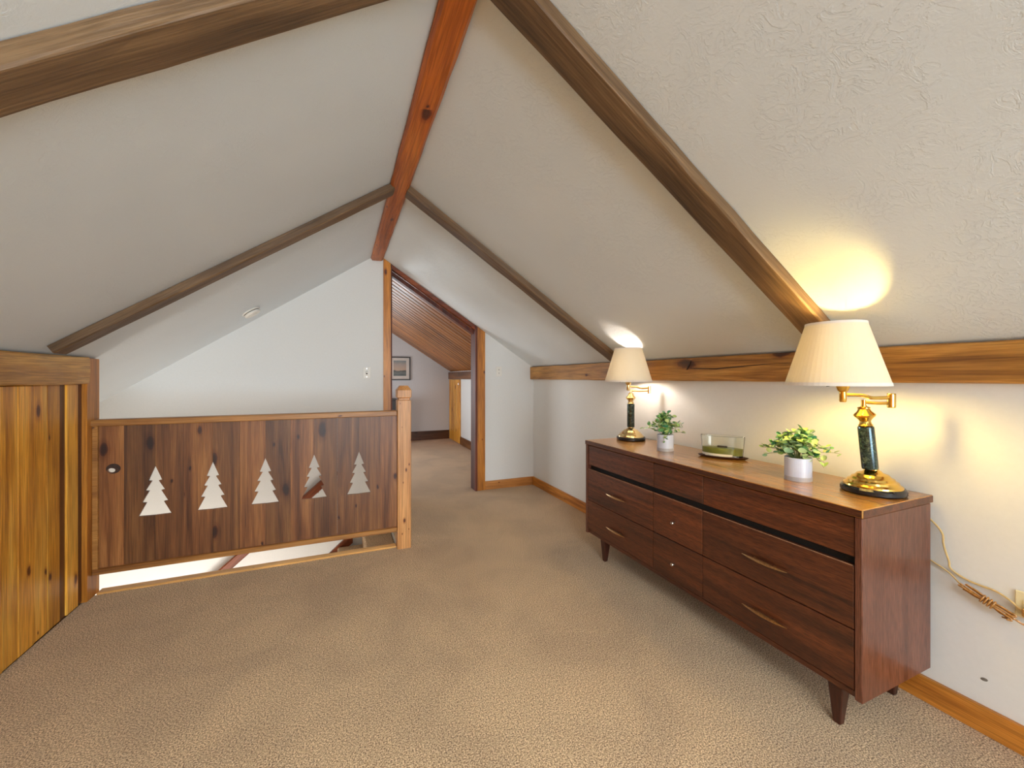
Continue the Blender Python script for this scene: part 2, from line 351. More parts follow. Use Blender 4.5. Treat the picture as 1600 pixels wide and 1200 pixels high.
# back gable wall with window opening
bm = bmesh.new()
prism(bm, [(LX-.1, -.15), (WX+.1, -.15), (WX+.1, zc(WX+.1)), (RX, RZ), (LX-.1, zc(LX-.1))], BACK-.12, BACK, 'xz', holes=[[(-.95, .5), (-.95, 1.6), (1.65, 1.6), (1.65, .5)]])
struct(link('wall_back', bm, 'wall'))
wn = struct(empty('window_1', (.35, BACK-.06, 1.05)))
bm = bmesh.new()
for a in ((-1.3, -1.25, -.55, .55), (1.25, 1.3, -.55, .55), (-1.25, 1.25, -.55, -.5), (-1.25, 1.25, .5, .55), (-.025, .025, -.5, .5)): bx(bm, a[0], a[1], -.05, .05, a[2], a[3])
link('window_frame', bm, 'trim_x', wn)
box('pane', -1.25, 1.25, -.004, .004, -.5, .5, 'glass', wn)
# stairwell shell
struct(box('wall_stairwell_left', -2.4, -2.3, 3.2, WY+.12, -2.6, zc(-2.3)+.02, 'stairwall'))
bm = bmesh.new(); bx(bm, -2.4, .46, 3.14, 3.198, -2.6, -.15); bx(bm, -2.4, LX-.04, 3.14, 3.24, -.15, zc(LX-.04)-.001)
struct(link('wall_stairwell_near', bm, 'stairwall'))
struct(box('wall_stairwell_right', .46, .56, 3.2, WY, -2.6, -.15, 'stairwall'))
struct(box('floor_stair_foot', -2.4, .56, 3.14, WY+.12, -2.7, -2.6, 'carpet'))
# far room shell
struct(box('wall_far_room_end', -2.0, WX+.1, 8.5, 8.6, -.15, 2.62, 'farwall'), label='end wall of the room beyond the doorway, its backlit shade painted in grey-white')
struct(box('wall_far_room_right', WX, WX+.1, WY+.12, 8.5, -.15, zc(WX)+.02, 'wall'))
struct(box('wall_far_room_left', -2.1, -2.0, WY+.12, 8.5, -.15, 1.1, 'wall'))
fc = bmesh.new()
prism(fc, [(RX, RZ+.03), (XRR, zc(XRR)+.03), (XRR, zc(XRR)+T), (RX, RZ+T), (-2.1, zc(-2.1)+T), (-2.1, zc(-2.1)+.03)], WY+.01, 8.6)
fc = struct(link('ceiling', fc, 'header'), label='varnished narrow wooden plank ceiling of the room beyond the doorway')
for side in (1, -1):
    sl = SR if side > 0 else SL
    ang = math.atan(sl); run = (WX-RX) if side > 0 else (RX+2.0); Ln = run/math.cos(ang)
    bm = bmesh.new(); bx(bm, 0, Ln, -.066, .066, 0, .02)
    me_o = None; n = 27; pit = (8.5-WY-.12)/n
    bmesh.ops.bevel(bm, geom=[e for e in bm.edges if abs(e.verts[0].co.y-e.verts[1].co.y) < 1e-5 and e.verts[0].co.z < .001 and e.verts[1].co.z < .001 and abs(e.verts[0].co.x-e.verts[1].co.x) > .1], offset=.013, segments=1, affect='EDGES')
    for i in range(n):
        if me_o is None: o = me_o = link('plank', bm, 'plank', fc)
        else: o = me_o.copy(); COL.objects.link(o)
        o.location = (RX, WY+.12+pit*(i+.5), RZ+.004)
        o.rotation_euler = (0, ang, 0) if side > 0 else (0, PI-ang, 0)
        if side < 0: o.location.z = RZ+.028
# left knee wall : backing + individually proud boards
wl = struct(box('wall_left', LX-.12, LX-.035, BACK, 3.2, -.15, zc(LX-.035)-.001, 'pine_dark'), label='knee wall of upright golden pine boards left of the stair railing')
edges = [2.495-.103*k for k in range(64, 0, -1)]+[2.495, 2.595, 2.703, 2.806, 2.908]
rnd = random.Random(3)
for i, (a, b) in enumerate(zip(edges, edges[1:])):
    d = rnd.choice((-.004, 0, .004, .0))
    box('board', LX-.03, LX-.008+d, a+.0015, b-.0015, .012, 1.262, 'pine', wl, .003)
box('board', LX-.034, LX-.017, 2.91, 2.957, .012, 1.262, 'pine_dark', wl)
box('board', LX-.03, LX-.008, 2.958, 3.06, .012, 1.262, 'pine', wl, .003)
box('board', LX-.034, LX-.017, 3.062, 3.112, .012, 1.262, 'pine_dark', wl)
box('corner_board', LX-.034, LX+.006, 3.114, 3.245, .002, 1.412, 'trim_z', wl, .002)
# baseboards
struct(box('baseboard_right', WX-.018, WX, BACK, WY-.002, 0, .098, 'trim_y', None, .002))
struct(box('baseboard_far', 1.546, WX-.019, WY-.018, WY, 0, .098, 'trim_x', None, .002))
struct(box('baseboard_far_room_end', .3, WX-.03, 8.478, 8.5, 0, .185, 'darktrim_x', None, .003))
struct(box('baseboard_far_room_right', WX-.022, WX, WY+.14, 7.66, 0, .15, 'darktrim_y', None, .003))
struct(box('baseboard_back', LX, WX-.02, BACK, BACK+.018, 0, .098, 'trim_x', None, .002))
# stair edge nosing
struct(box('trim_1', LX+.01, .398, 3.2, 3.262, -.06, .012, 'edging', None, .003), label='pale wooden edging strip along the stairwell opening')
# doorway casing
dr = struct(empty('door_1', (.95, WY, 0)), label='tall doorway cased in pine and red-brown wood, its head cut to the roof slope')
def dpoly(name, out, y0, y1, mat, lab=None):
    bm = bmesh.new(); prism(bm, [(p[0]-.95, p[1]) for p in out], y0-WY, y1-WY); o = link(name, bm, mat, dr)
    if lab: o['label'] = lab
E_ = .003
dpoly('casing', [(.421, 0), (.494, 0), (.494, zc(.494)-E_), (.421, zc(.421)-E_)], WY-.02, WY, 'trim_z')
dpoly('casing', [(1.452, 0), (1.545, 0), (1.545, zc(1.545)-E_), (1.452, zc(1.452)-E_)], WY-.02, WY, 'trim_z')
dpoly('jamb', [(.49, 0), (.508, 0), (.508, zc(.508)-E_), (.49, zc(.49)-E_)], WY-.018, WY+.135, 'jamb')
dpoly('jamb', [(1.427, 0), (1.451, 0), (1.451, zc(1.451)-E_), (1.427, zc(1.427)-E_)], WY-.026, WY+.15, 'jamb', 'dark red-brown jamb')
dpoly('head_jamb', [(.508, zc(.508)-E_), (1.427, zc(1.427)-E_), (1.427, zc(1.427)-.05), (.508, zc(.508)-.05)], WY-.012, WY+.05, 'header', 'sloping dark red head')
dpoly('head_casing', [(.508, zc(.508)-.052), (1.427, zc(1.427)-.052), (1.427, zc(1.427)-.10), (.508, zc(.508)-.10)], WY+.052, WY+.13, 'jamb')

# ---------------------------------------------------------------- BEAMS
bm = bmesh.new(); hewn(bm, WY-BACK-.012, .118, .062, .004, .014, seed=3)
o = link('ridge_beam', bm, 'ridge'); o.rotation_euler = (0, 0, PI/2); o.location = (.357, BACK+.005, RZ-.008)
tag(o, 'orange cedar ridge beam running along the peak of the ceiling', 'beam')
# its material runs along local x
M['ridge_x'] = wood('orange_cedar_beam_grain', srgb(120, 54, 14), srgb(184, 98, 30), srgb(210, 128, 50), 'x', .4, knots=.13, bump=.4, knotscale=2.6)
o.data.materials[0] = M['ridge_x']
def rafter(y, side, w, label, x1):
    sl = SR if side > 0 else SL; ang = math.atan(sl)
    xs = RX+side*.062
    Ln = abs(x1-xs)/math.cos(ang)
    bm = bmesh.new(); hewn(bm, Ln, w, .043, .003, .005, seed=y*3+side)
    o = link('rafter', bm, 'rafter')
    if side > 0: o.rotation_euler = (0, ang, 0)
    else: o.rotation_euler = (0, PI-ang, 0); o.scale = (1, 1, -1)
    o.location = (xs, y, zc(xs)-.003)
    return tag(o, label, 'beam')
rafter(2.735, -1, .105, 'long brown rafter left of the ridge, ending above the pine board wall', LX+.045)
rafter(2.735, 1, .105, 'brown rafter right of the ridge, ending at the farther table lamp', WX-.055)
rafter(1.145, -1, .122, 'brown rafter crossing the top left corner of the view', LX+.045)
rafter(1.145, 1, .122, 'broad brown rafter coming down to the nearer table lamp', WX-.055)
def purlin(x, y0, y1, z0, z1, th, label, side):
    bm = bmesh.new(); hewn(bm, y1-y0, z1-z0, th, .004, .006, seed=side*5)
    # local: x along, y = height, z = -thickness  -> rotate so that -z faces the room
    R = Matrix(((0, 0, side), (1, 0, 0), (0, side, 0))).to_4x4() if side > 0 else Matrix(((0, 0, -1), (1, 0, 0), (0, -1, 0))).to_4x4()
    bmesh.ops.transform(bm, matrix=Matrix.Translation((x, y0, (z0+z1)/2)) @ R, verts=bm.verts)
    # cut the top back to the slope
    for v in bm.verts:
        zz = zc(v.co.x)-.003
        if v.co.z > zz: v.co.z = zz
    o = link('purlin_beam', bm, 'purlin'); return tag(o, label, 'beam')
purlin(WX-.001, BACK+.01, WY-.004, 1.278, 1.43, .044, 'long horizontal knotty wall beam behind the two table lamps', 1)
purlin(LX-.032, BACK+.01, 3.112, 1.264, 1.415, .052, 'horizontal brown beam capping the upright pine boards at left', -1)

def crack(par, pts, w):
    bm = bmesh.new(); n = len(pts)-1
    for i in range(n):
        (y0, z0), (y1, z1) = pts[i], pts[i+1]
        a, b = w*math.sin(PI*(i+.15)/(n+.3)), w*math.sin(PI*(i+1.15)/(n+.3))
        v = [bm.verts.new((WX-.0485, y0, z0-a)), bm.verts.new((WX-.0485, y1, z1-b)), bm.verts.new((WX-.0485, y1, z1+b)), bm.verts.new((WX-.0485, y0, z0+a))]
        u = [bm.verts.new((WX-.040, q.co.y, q.co.z)) for q in v]
        bm.faces.new(v); bm.faces.new(u)
        for k in range(4): bm.faces.new((v[k], v[(k+1) % 4], u[(k+1) % 4], u[k]))
    return link('crack', bm, 'knot', par)
pr = bpy.data.objects['purlin_beam']
crack(pr, [(2.04, 1.352), (1.99, 1.361), (1.90, 1.358), (1.80, 1.354), (1.66, 1.363), (1.50, 1.372), (1.36, 1.376)], .0030)
crack(pr, [(2.03, 1.352), (2.02, 1.372), (2.005, 1.392), (1.995, 1.408)], .011)

# ---------------------------------------------------------------- STAIRS
st = tag(empty('staircase', (.44, 3.82, -.2)), 'beige carpeted stairs going down behind the cut-out railing', 'stairs')
rise, runn = .2, .23
for k in range(11):
    x1 = .46-.002-k*runn; z1 = -rise*(k+1)
    if k == 0: pass
    o = box('step', x1-runn-.02-.44, x1-.44, 3.205-3.82, WY-.003-.03-3.82, z1-.18+.2, z1+.2, 'carpet', st, .012)
bm = bmesh.new()
x0s, x1s = -2.2, .12
zl = lambda x: -.40+.87*(x+.02)
prism(bm, [(x0s-.44, zl(x0s)-.10+.2), (x1s-.44, zl(x1s)-.10+.2), (x1s-.44, zl(x1s)+.015+.2), (x0s-.44, zl(x0s)+.015+.2)], WY-.030-3.82, WY-.002-3.82)
o = link('skirt_board', bm, 'handrail', st); o['label'] = 'red-brown sloping skirt board on the wall'
hr = tag(empty('handrail', (-.3, WY-.08, .14)), 'sloping red-brown handrail seen through the fourth tree cut-out', 'handrail')
bm = bmesh.new(); bx(bm, -2.45, .36, -.022, .022, -.035, .035); o = link('rail_bar', bm, 'handrail', hr, .010); o.rotation_euler = (0, -math.atan(.87), 0)
for t in (-.9, .1): 
    box('bracket', t-.012, t+.012, .0, .078, .87*t-.05, .87*t-.03, 'steel', hr)

# ---------------------------------------------------------------- RAILING with tree cut-outs
rl = tag(empty('stair_railing', (-.45, 3.2, 0)), 'boarded stair railing with five pine tree cut-outs and a square newel post', 'railing')
ox, oy = -.45, 3.2
seams = [-1.328, -1.205, -1.056, -.911, -.76, -.612, -.465, -.315, -.167, -.017, .13, .279, .399]
trees = {-1.056, -.76, -.465, -.167, .13}
Z0, Z1 = .165, 1.012
# half outline of the tree, offset from the seam, bottom to top
half = [(0, .445), (.081, .447), (.043, .527), (.064, .530), (.030, .598), (.048, .601), (.017, .659), (.034, .662), (0, .754)]
for i, (a, b) in enumerate(zip(seams, seams[1:])):
    g = .0003
    L_ = [(a+g, Z0)]; 
    right = [(b-g, Z0)]
    if b in trees: right += [(b-g-p[0] if p[0] else b-g, p[1]) for p in half]
    right += [(b-g, Z1)]
    left = [(a+g, Z1)]
    if a in trees: left += [(a+g+p[0] if p[0] else a+g, p[1]) for p in reversed(half)]
    left += [(a+g, Z0)]
    out = right+left
    hole = []
    if i == 0:
        hole = [[(-1.264+.019*math.cos(t*PI/6), .742+.0135*math.sin(t*PI/6)) for t in range(12)]]
    bm = bmesh.new(); dy = .0015*(i % 3)
    prism(bm, [(p[0]-ox, p[1]) for p in out], 3.182+dy-oy, 3.198+dy-oy, 'xz', holes=[[(p[0]-ox, p[1]) for p in h] for h in hole])
    bo = link('board', bm, 'rail', rl)
    if i == 0:
        bm = bmesh.new(); ell = lambda a, b, dx, dz: [(-1.264-ox+dx+a*math.cos(t*PI/12), .742+dz+b*math.sin(t*PI/12)) for t in range(24)]
        prism(bm, ell(.034, .030, .010, .010), 3.1812-oy, 3.1819-oy, 'xz', holes=[ell(.0192, .0137, 0, 0)]); link('knot', bm, 'knot', bo)
box('top_rail', -1.352-ox, .397-ox, 3.150-oy, 3.232-oy, 1.012, 1.050, 'railtrim', rl, .004)
box('bottom_rail', -1.345-ox, .399-ox, 3.160-oy, 3.222-oy, .132, .166, 'railtrim', rl, .004)
box('end_trim', -1.344-ox, -1.318-ox, 3.162-oy, 3.181-oy, .166, 1.012, 'railtrim', rl, .002)
# newel post
bm = bmesh.new()
def sq(z, h, c=.0): 
    r = [(-h+c, -h), (h-c, -h), (h, -h+c), (h, h-c), (h-c, h), (-h+c, h), (-h, h-c), (-h, -h+c)]
    return [bm.verts.new((p[0], p[1], z)) for p in r]
ringz = [(0, .051, .004), (1.126, .051, .004), (1.130, .042, .004), (1.142, .042, .004), (1.150, .053, .004), (1.204, .053, .004), (1.238, .030, .003)]
rg = [sq(*q) for q in ringz]
for a, b in zip(rg, rg[1:]):
    for k in range(8): bm.faces.new((a[k], a[(k+1) % 8], b[(k+1) % 8], b[k]))
bm.faces.new(rg[0]); bm.faces.new(rg[-1])
o = link('newel_post', bm, 'newel', rl, loc=(.452-ox, 3.206-oy, 0)); o['label'] = 'square pale cedar newel post with a chamfered cap'

# ---------------------------------------------------------------- DRESSER
DX = 1.677
dz = tag(empty('dresser', (1.92, 1.686, 0)), 'long low dark walnut dresser with nine drawers and slim brass handles against the right wall', 'dresser')
dox, doy = 1.92, 1.686
def dbox(name, x0, x1, y0, y1, z0, z1, mat, bev=.002, par=None):
    return box(name, x0-dox, x1-dox, y0-doy, y1-doy, z0, z1, mat, par or dz, bev)
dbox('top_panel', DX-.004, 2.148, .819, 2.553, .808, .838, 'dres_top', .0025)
bm = bmesh.new(); bx(bm, DX-.0048-dox, DX-.004-dox, .823-doy, 2.549-doy, .8105, .8355); bx(bm, DX-dox, 2.146-dox, .8182-doy, .8189-doy, .8105, .8355)
o = link('edge_band', bm, 'dres_y', dz); o['label'] = 'worn edge band of the top'
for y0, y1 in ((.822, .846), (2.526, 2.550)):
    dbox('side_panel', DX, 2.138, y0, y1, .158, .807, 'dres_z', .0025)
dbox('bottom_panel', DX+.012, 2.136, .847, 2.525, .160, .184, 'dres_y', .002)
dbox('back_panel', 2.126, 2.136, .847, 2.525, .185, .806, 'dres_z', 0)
dbox('gap_shade_sheet', DX+.03, DX+.05, .848, 2.524, .186, .805, 'black', 0)  # dark sheet that paints the shade seen in the drawer gaps
cols = [(.849, 1.500), (1.503, 1.850), (1.853, 2.523)]
rows = [(.190, .402, 0), (.406, .632, 0), (.662, .803, .004)]
for ci, (y0, y1) in enumerate(cols):
    for ri, (z0, z1, ins) in enumerate(rows):
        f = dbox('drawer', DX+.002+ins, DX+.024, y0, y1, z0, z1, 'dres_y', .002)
        if ri == 2: continue
        if ri == 1:   # worn upper lip in a paler raw-edge colour under the finger gap
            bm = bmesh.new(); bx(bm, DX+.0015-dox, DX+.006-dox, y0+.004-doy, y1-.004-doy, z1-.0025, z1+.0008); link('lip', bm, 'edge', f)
        yc, zc_ = (y0+y1)/2, (z0+z1)/2+(-.01 if ri == 1 else -.012)
        if ci == 1:
            bm = bmesh.new()
            lathe(bm, [(.0001, 0), (.004, 0), (.004, .010), (.0085, .013), (.0095, .018), (.0075, .023), (.0001, .0245)], 16)
            bmesh.ops.transform(bm, matrix=Matrix.Rotation(-PI/2, 4, 'Y'), verts=bm.verts)
            o = link('knob', bm, 'steel', f, smooth=True); o.location = (DX+.002-dox, yc+.01-doy, zc_)
        else:
            bm = bmesh.new(); n = 14; pts = []; rad = []
            for k in range(n+1):
                t = k/n*2-1; pts.append((-.020+.007*t*t, t*.100, 0)); rad.append(.0068*(1-abs(t)**2.2)+.0012)
            tube(bm, pts, rad, 8)
            for s in (-1, 1): bx(bm, -.018, 0.0, s*.045-.004, s*.045+.004, -.004, .004)
            o = link('handle', bm, 'handle', f); o.location = (DX+.002-dox, yc-doy, zc_)
            o['label'] = 'slim tapered brass bar handle'
for x, y in ((1.735, .925), (1.735, 2.385), (2.09, .925), (2.09, 2.385)):
    bm = bmesh.new(); rgs = []
    for z, h, sh in ((0, .013, 0), (.158, .027, 1)):
        dx = 0 if sh else (-.004 if x < 2 else .004); dy = 0
        rgs.append([bm.verts.new((dx+a*h, dy+b*h, z)) for a, b in ((-1, -1), (1, -1), (1, 1), (-1, 1))])
    for k in range(4): bm.faces.new((rgs[0][k], rgs[0][(k+1) % 4], rgs[1][(k+1) % 4], rgs[1][k]))
    bm.faces.new(rgs[0]); bm.faces.new(rgs[1])
    link('leg', bm, 'legwood', dz, .003, loc=(x-dox, y-doy, 0))

# ---------------------------------------------------------------- LAMPS
RV = Vector((math.cos(YAW), -math.sin(YAW), 0)); FV = Vector((math.sin(YAW), math.cos(YAW), 0))
def lamp(x, y, elbow, sock, lean, glow, strength, label, brass, crook=0):
    t = tag(empty('table_lamp', (x, y, .838)), label, 'lamp', 'swing-arm table lamps on the dresser')
    Rl = Matrix.Rotation(lean, 4, FV)     # whole stem leans a little
    bm = bmesh.new(); r = lathe(bm, [(.0001, 0), (.098, 0), (.104, .006), (.104, .020), (.098, .027), (.0001, .027)], 48); link('base_plate', bm, 'blackbase', t, smooth=True)['label'] = 'black base disc'
    bm = bmesh.new(); lathe(bm, [(.0001, .027), (.094, .027), (.093, .033), (.083, .040), (.080, .048), (.071, .052), (.067, .060), (.057, .065), (.050, .074), (.033, .080), (.025, .088), (.020, .090), (.020, .096), (.0001, .097)], 48); link('stepped_base', bm, brass, t, smooth=True)
    def L_(name, prof, mat, seg=32, sm=True, lab=None):
        bm = bmesh.new(); lathe(bm, prof, seg); bmesh.ops.transform(bm, matrix=Rl, verts=bm.verts); o = link(name, bm, mat, t, smooth=sm)
        if lab: o['label'] = lab
        return o
    L_('column', [(.0001, .095), (.026, .095), (.027, .1), (.027, .26), (.026, .266), (.0001, .266)], 'marble', 24, False, 'dark green marble column')
    L_('urn', [(.0001, .2665), (.022, .267), (.024, .272), (.020, .277), (.018, .288), (.026, .300), (.034, .308), (.036, .313), (.033, .318), (.023, .328), (.019, .338), (.021, .341), (.021, .344), (.010, .347), (.009, .354), (.0001, .355)], brass)
    P0 = (Rl @ Vector((0, 0, .352)))
    def off(a, b, z): return P0+RV*a+FV*b+Vector((0, 0, z))
    E0 = off(elbow[0], elbow[1], 0); K = off(sock[0], sock[1], 0)
    bm = bmesh.new()
    tube(bm, [off(0, 0, .0), off(0, 0, .022)], .008, 12)
    tube(bm, smoothpath([off(0, 0, .012), off(elbow[0]*.5, elbow[1]*.5, .010), off(elbow[0], elbow[1], .012)]), .0062, 10)
    link('lower_arm', bm, brass, t, smooth=True)
    bm = bmesh.new(); lathe(bm, [(.0001, 0), (.0125, 0), (.0135, .003), (.0135, .053), (.0125, .056), (.0001, .056)], 20, E0.x, E0.y); bmesh.ops.translate(bm, vec=(0, 0, E0.z-.006), verts=bm.verts); link('elbow', bm, brass, t)
    mid = (E0+K)/2
    bm = bmesh.new(); tube(bm, smoothpath([E0+Vector((0, 0, .034)), E0*.62+K*.38+Vector((0, 0, .032)), E0*.38+K*.62+Vector((0, 0, .042)), K+Vector((0, 0, .044))]), .0068, 10); link('upper_arm', bm, brass, t, smooth=True)
    kz = K.z
    bm = bmesh.new(); lathe(bm, [(.0001, kz+.015), (.010, kz+.015), (.012, kz+.020), (.012, kz+.055), (.018, kz+.062), (.026, kz+.088), (.026, kz+.092), (.0001, kz+.093)], 24, K.x, K.y); link('socket', bm, brass, t, smooth=True)
    bm = bmesh.new(); tube(bm, [(K.x-.02*RV.x, K.y-.02*RV.y, kz+.085), (K.x-.055*RV.x, K.y-.055*RV.y, kz+.081)], .002, 6); tube(bm, [(K.x-.055*RV.x, K.y-.055*RV.y, kz+.081), (K.x-.064*RV.x, K.y-.064*RV.y, kz+.080)], .0045, 8); link('switch', bm, 'blackbase', t)
    zb, zt, rb, rt = 1.270-.838, 1.516-.838, .169, .097; KS = K+RV*crook
    # bulb
    bm = bmesh.new(); lathe(bm, [(.0001, kz+.093), (.013, kz+.095), (.016, kz+.115), (.028, kz+.145), (.030, kz+.160), (.025, kz+.178), (.012, kz+.189), (.0001, kz+.191)], 20, K.x, K.y)
    link('bulb', bm, emit('lit_bulb', glow, strength), t, smooth=True)
    # shade : double-walled cone, open at both ends, with hems
    bm = bmesh.new(); th = .0012
    r = lathe(bm, [(rb, zb), (rt, zt), (rt-th, zt), (rb-th, zb), (rb, zb)], 56, KS.x, KS.y); bmesh.ops.remove_doubles(bm, verts=bm.verts, dist=1e-5)
    sh = link('shade', bm, 'shade', t, smooth=False)
    for zz, rr, hh in ((zb, rb, .012), (zt-.008, rt+.0024, .008)):
        bm = bmesh.new(); s = (rb-rt)/(zt-zb)
        lathe(bm, [(rr+.0008, zz-.001), (rr+.0018-s*hh, zz+hh), (rr+.0010-s*hh, zz+hh), (rr, zz-.001), (rr+.0008, zz-.001)], 56, KS.x, KS.y); bmesh.ops.remove_doubles(bm, verts=bm.verts, dist=1e-5)
        link('hem', bm, 'shadetrim', sh, smooth=False)
    # spider and finial carrying the shade
    bm = bmesh.new(); hz = zt-.012
    for k in range(3):
        a = k*2*PI/3; tube(bm, [(KS.x, KS.y, hz-.01), (KS.x+rt*math.cos(a), KS.y+rt*math.sin(a), hz)], .0015, 5)
    for s in (-1, 1):
        tube(bm, smoothpath([(K.x+s*.012, K.y, kz+.092), (K.x+s*.045, K.y, kz+.13), (K.x+s*.045, K.y, kz+.20), (KS.x, KS.y, hz-.008)]), .0013, 5)
    link('harp', bm, brass, t)
    return t
lamp(1.990, 2.425, (.122, -.04), (-.028, -.03), 0, (1, .86, .74, 1), LAMP1, 'brass swing-arm table lamp at the far end of the dresser, beside the doorway end', 'brass_pale')
lamp(1.982, .937, (.066, -.05), (-.108, -.03), math.radians(-6), (1, .71, .23, 1), LAMP2, 'brass swing-arm table lamp at the near end of the dresser, its stem leaning slightly', 'brass', -.030)

# ---------------------------------------------------------------- POTTED PLANTS
def leaf_mesh():
    bm = bmesh.new(); vs = []
    c = bm.verts.new((.5, 0, -.06))
    for k in range(9):
        a = 2*PI*k/9; vs.append(bm.verts.new((.5-.5*math.cos(a)*(1.0), .44*math.sin(a), .10*abs(math.sin(a)))))
    for k in range(9): bm.faces.new((c, vs[k], vs[(k+1) % 9]))
    me = bpy.data.meshes.new('leaf'); bm.to_mesh(me); bm.free(); me.materials.append(M['leaf'])
    for p in me.polygons: p.use_smooth = True
    return me
LEAF = leaf_mesh()
def plant(x, y, seed, label, W, Hh, R_, stretch, n=20, hang=()):
    rn = random.Random(seed)
    t = tag(empty('potted_plant', (x, y, .838)), label, 'plant', 'small potted plants on the dresser')
    bm = bmesh.new(); lathe(bm, [(.0001, .002), (R_-.004, .002), (R_, .007), (R_, .100), (R_-.002, .102), (R_-.005, .100), (R_-.005, .088), (.0001, .088)], 40); link('pot', bm, 'pot', t, smooth=False)
    bm = bmesh.new(); lathe(bm, [(R_-.006, 0), (R_+.0005, 0), (R_+.0008, .018), (R_+.0001, .0185)], 40); link('pot_base', bm, 'potband', t)
    bm = bmesh.new(); lathe(bm, [(.0001, .094), (R_-.0055, .090)], 20); link('filler', bm, 'soil', t)
    for i in range(n):
        a = 2*PI*i/n*2.4+rn.uniform(-.4, .4); out = rn.uniform(.15, 1); 
        if i < len(hang): a, out, zt = hang[i]
        else: zt = Hh*(1.05-.75*out**1.4)*rn.uniform(.75, 1.05)
        dx, dy = math.cos(a)*W*out*stretch[0], math.sin(a)*W*out*stretch[1]
        pts = smoothpath([(dx*.10, dy*.10, .088), (dx*.35, dy*.35, .10+max(zt, .02)*.6), (dx*.72, dy*.72, .10+max(zt*.95, .01)), (dx, dy, .10+zt*.9)], 4)
        # keep hanging shoots outside the pot wall
        q = []
        for p in pts:
            r = math.hypot(p.x, p.y)
            if p.z < .108 and r < R_+.010 and p.z < .099 and r > R_*.6: p = Vector((p.x*(R_+.010)/r, p.y*(R_+.010)/r, p.z))
            q.append(p)
        bm = bmesh.new(); tube(bm, q, .0011, 4); st_ = link('stem', bm, 'stem', t)
        m = rn.randint(7, 9)
        for k in range(m):
            f = .25+.75*k/(m-1); idx = min(len(q)-1, int(f*(len(q)-1))); p = q[idx]
            o = bpy.data.objects.new('leaf', LEAF); COL.objects.link(o); o.parent = st_
            s = rn.uniform(.026, .042)*(1.1-.45*f)
            o.location = p+Vector((rn.uniform(-.004, .004), rn.uniform(-.004, .004), rn.uniform(-.002, .004)))
            o.rotation_euler = (rn.uniform(-.7, .7), rn.uniform(-1.1, .5), rn.uniform(0, 2*PI)); o.scale = (s, s, s)
    return t
plant(1.905, 1.990, 11, 'small leafy plant in a pale pot beside the farther lamp, shoots trailing over the rim', .125, .145, .050, (.9, 1.0), 28, hang=[(-2.5, .52, -.05), (-2.2, .50, -.02), (2.5, 1.15, .04), (-.7, 1.0, .02)])
plant(1.915, 1.185, 5, 'bushy leafy plant in a pale blue-white pot between candle and nearer lamp', .140, .140, .053, (.85, 1.0), 38, hang=[(-1.2, .75, -.02), (-1.45, .72, -.03), (2.2, 1.0, .0), (1.9, 1.05, .03), (-1.2, 1.1, .04)])

# ---------------------------------------------------------------- CANDLE
cd = tag(empty('candle', (2.025, 1.672, .838), math.radians(-58)), 'green candle in a boat-shaped glass on a dark wooden tray between the two plants', 'candle')
def navette(L2, W2, z, n=20, p=1.5):
    o_ = []
    for k in range(2*n):
        a = 2*PI*k/(2*n); c, s = math.cos(a), math.sin(a)
        o_.append((L2*(abs(c)**1.0)*(1 if c > 0 else -1), W2*(abs(s)**p)*(1 if s > 0 else -1), z))
    return o_
def loft(bm, rings):
    R_ = [[bm.verts.new(p) for p in r] for r in rings]
    for a, b in zip(R_, R_[1:]):
        for k in range(len(a)): bm.faces.new((a[k], a[(k+1) % len(a)], b[(k+1) % len(a)], b[k]))
    bm.faces.new(R_[0]); bm.faces.new(R_[-1])
bm = bmesh.new(); loft(bm, [navette(.112, .042, 0), navette(.126, .052, .007), navette(.133, .055, .014), navette(.128, .051, .0145), navette(.112, .044, .009)]); link('tray', bm, 'tray', cd)['label'] = 'dark wooden boat-shaped tray'
bm = bmesh.new(); loft(bm, [navette(.100, .039, .0095), navette(.104, .042, .014), navette(.114, .047, .128), navette(.1125, .0455, .129), navette(.1105, .044, .126), navette(.1015, .0395, .020)]); link('glass', bm, 'glass', cd, smooth=False)
bm = bmesh.new(); loft(bm, [navette(.1008, .0388, .0208), navette(.1040, .0402, .060)]); link('wax', bm, 'wax', cd)
bm = bmesh.new(); bx(bm, -.026, .026, -.0012, .0012, .060, .070); link('wick', bm, 'wick', cd)
bm = bmesh.new()
def arcpts(z, k0=None):
    P = navette(.1045+.09*(z-.014), .0424+.045*(z-.014), z, 40); return [P[i] for i in range(42, 68)]
a0 = [bm.verts.new((p[0]*1.01, p[1]*1.03, p[2])) for p in arcpts(.016)]; a1 = [bm.verts.new((p[0]*1.01, p[1]*1.03, p[2])) for p in arcpts(.028)]
for i in range(len(a0)-1): bm.faces.new((a0[i], a0[i+1], a1[i+1], a1[i]))
link('paper_label', bm, 'paper', cd)

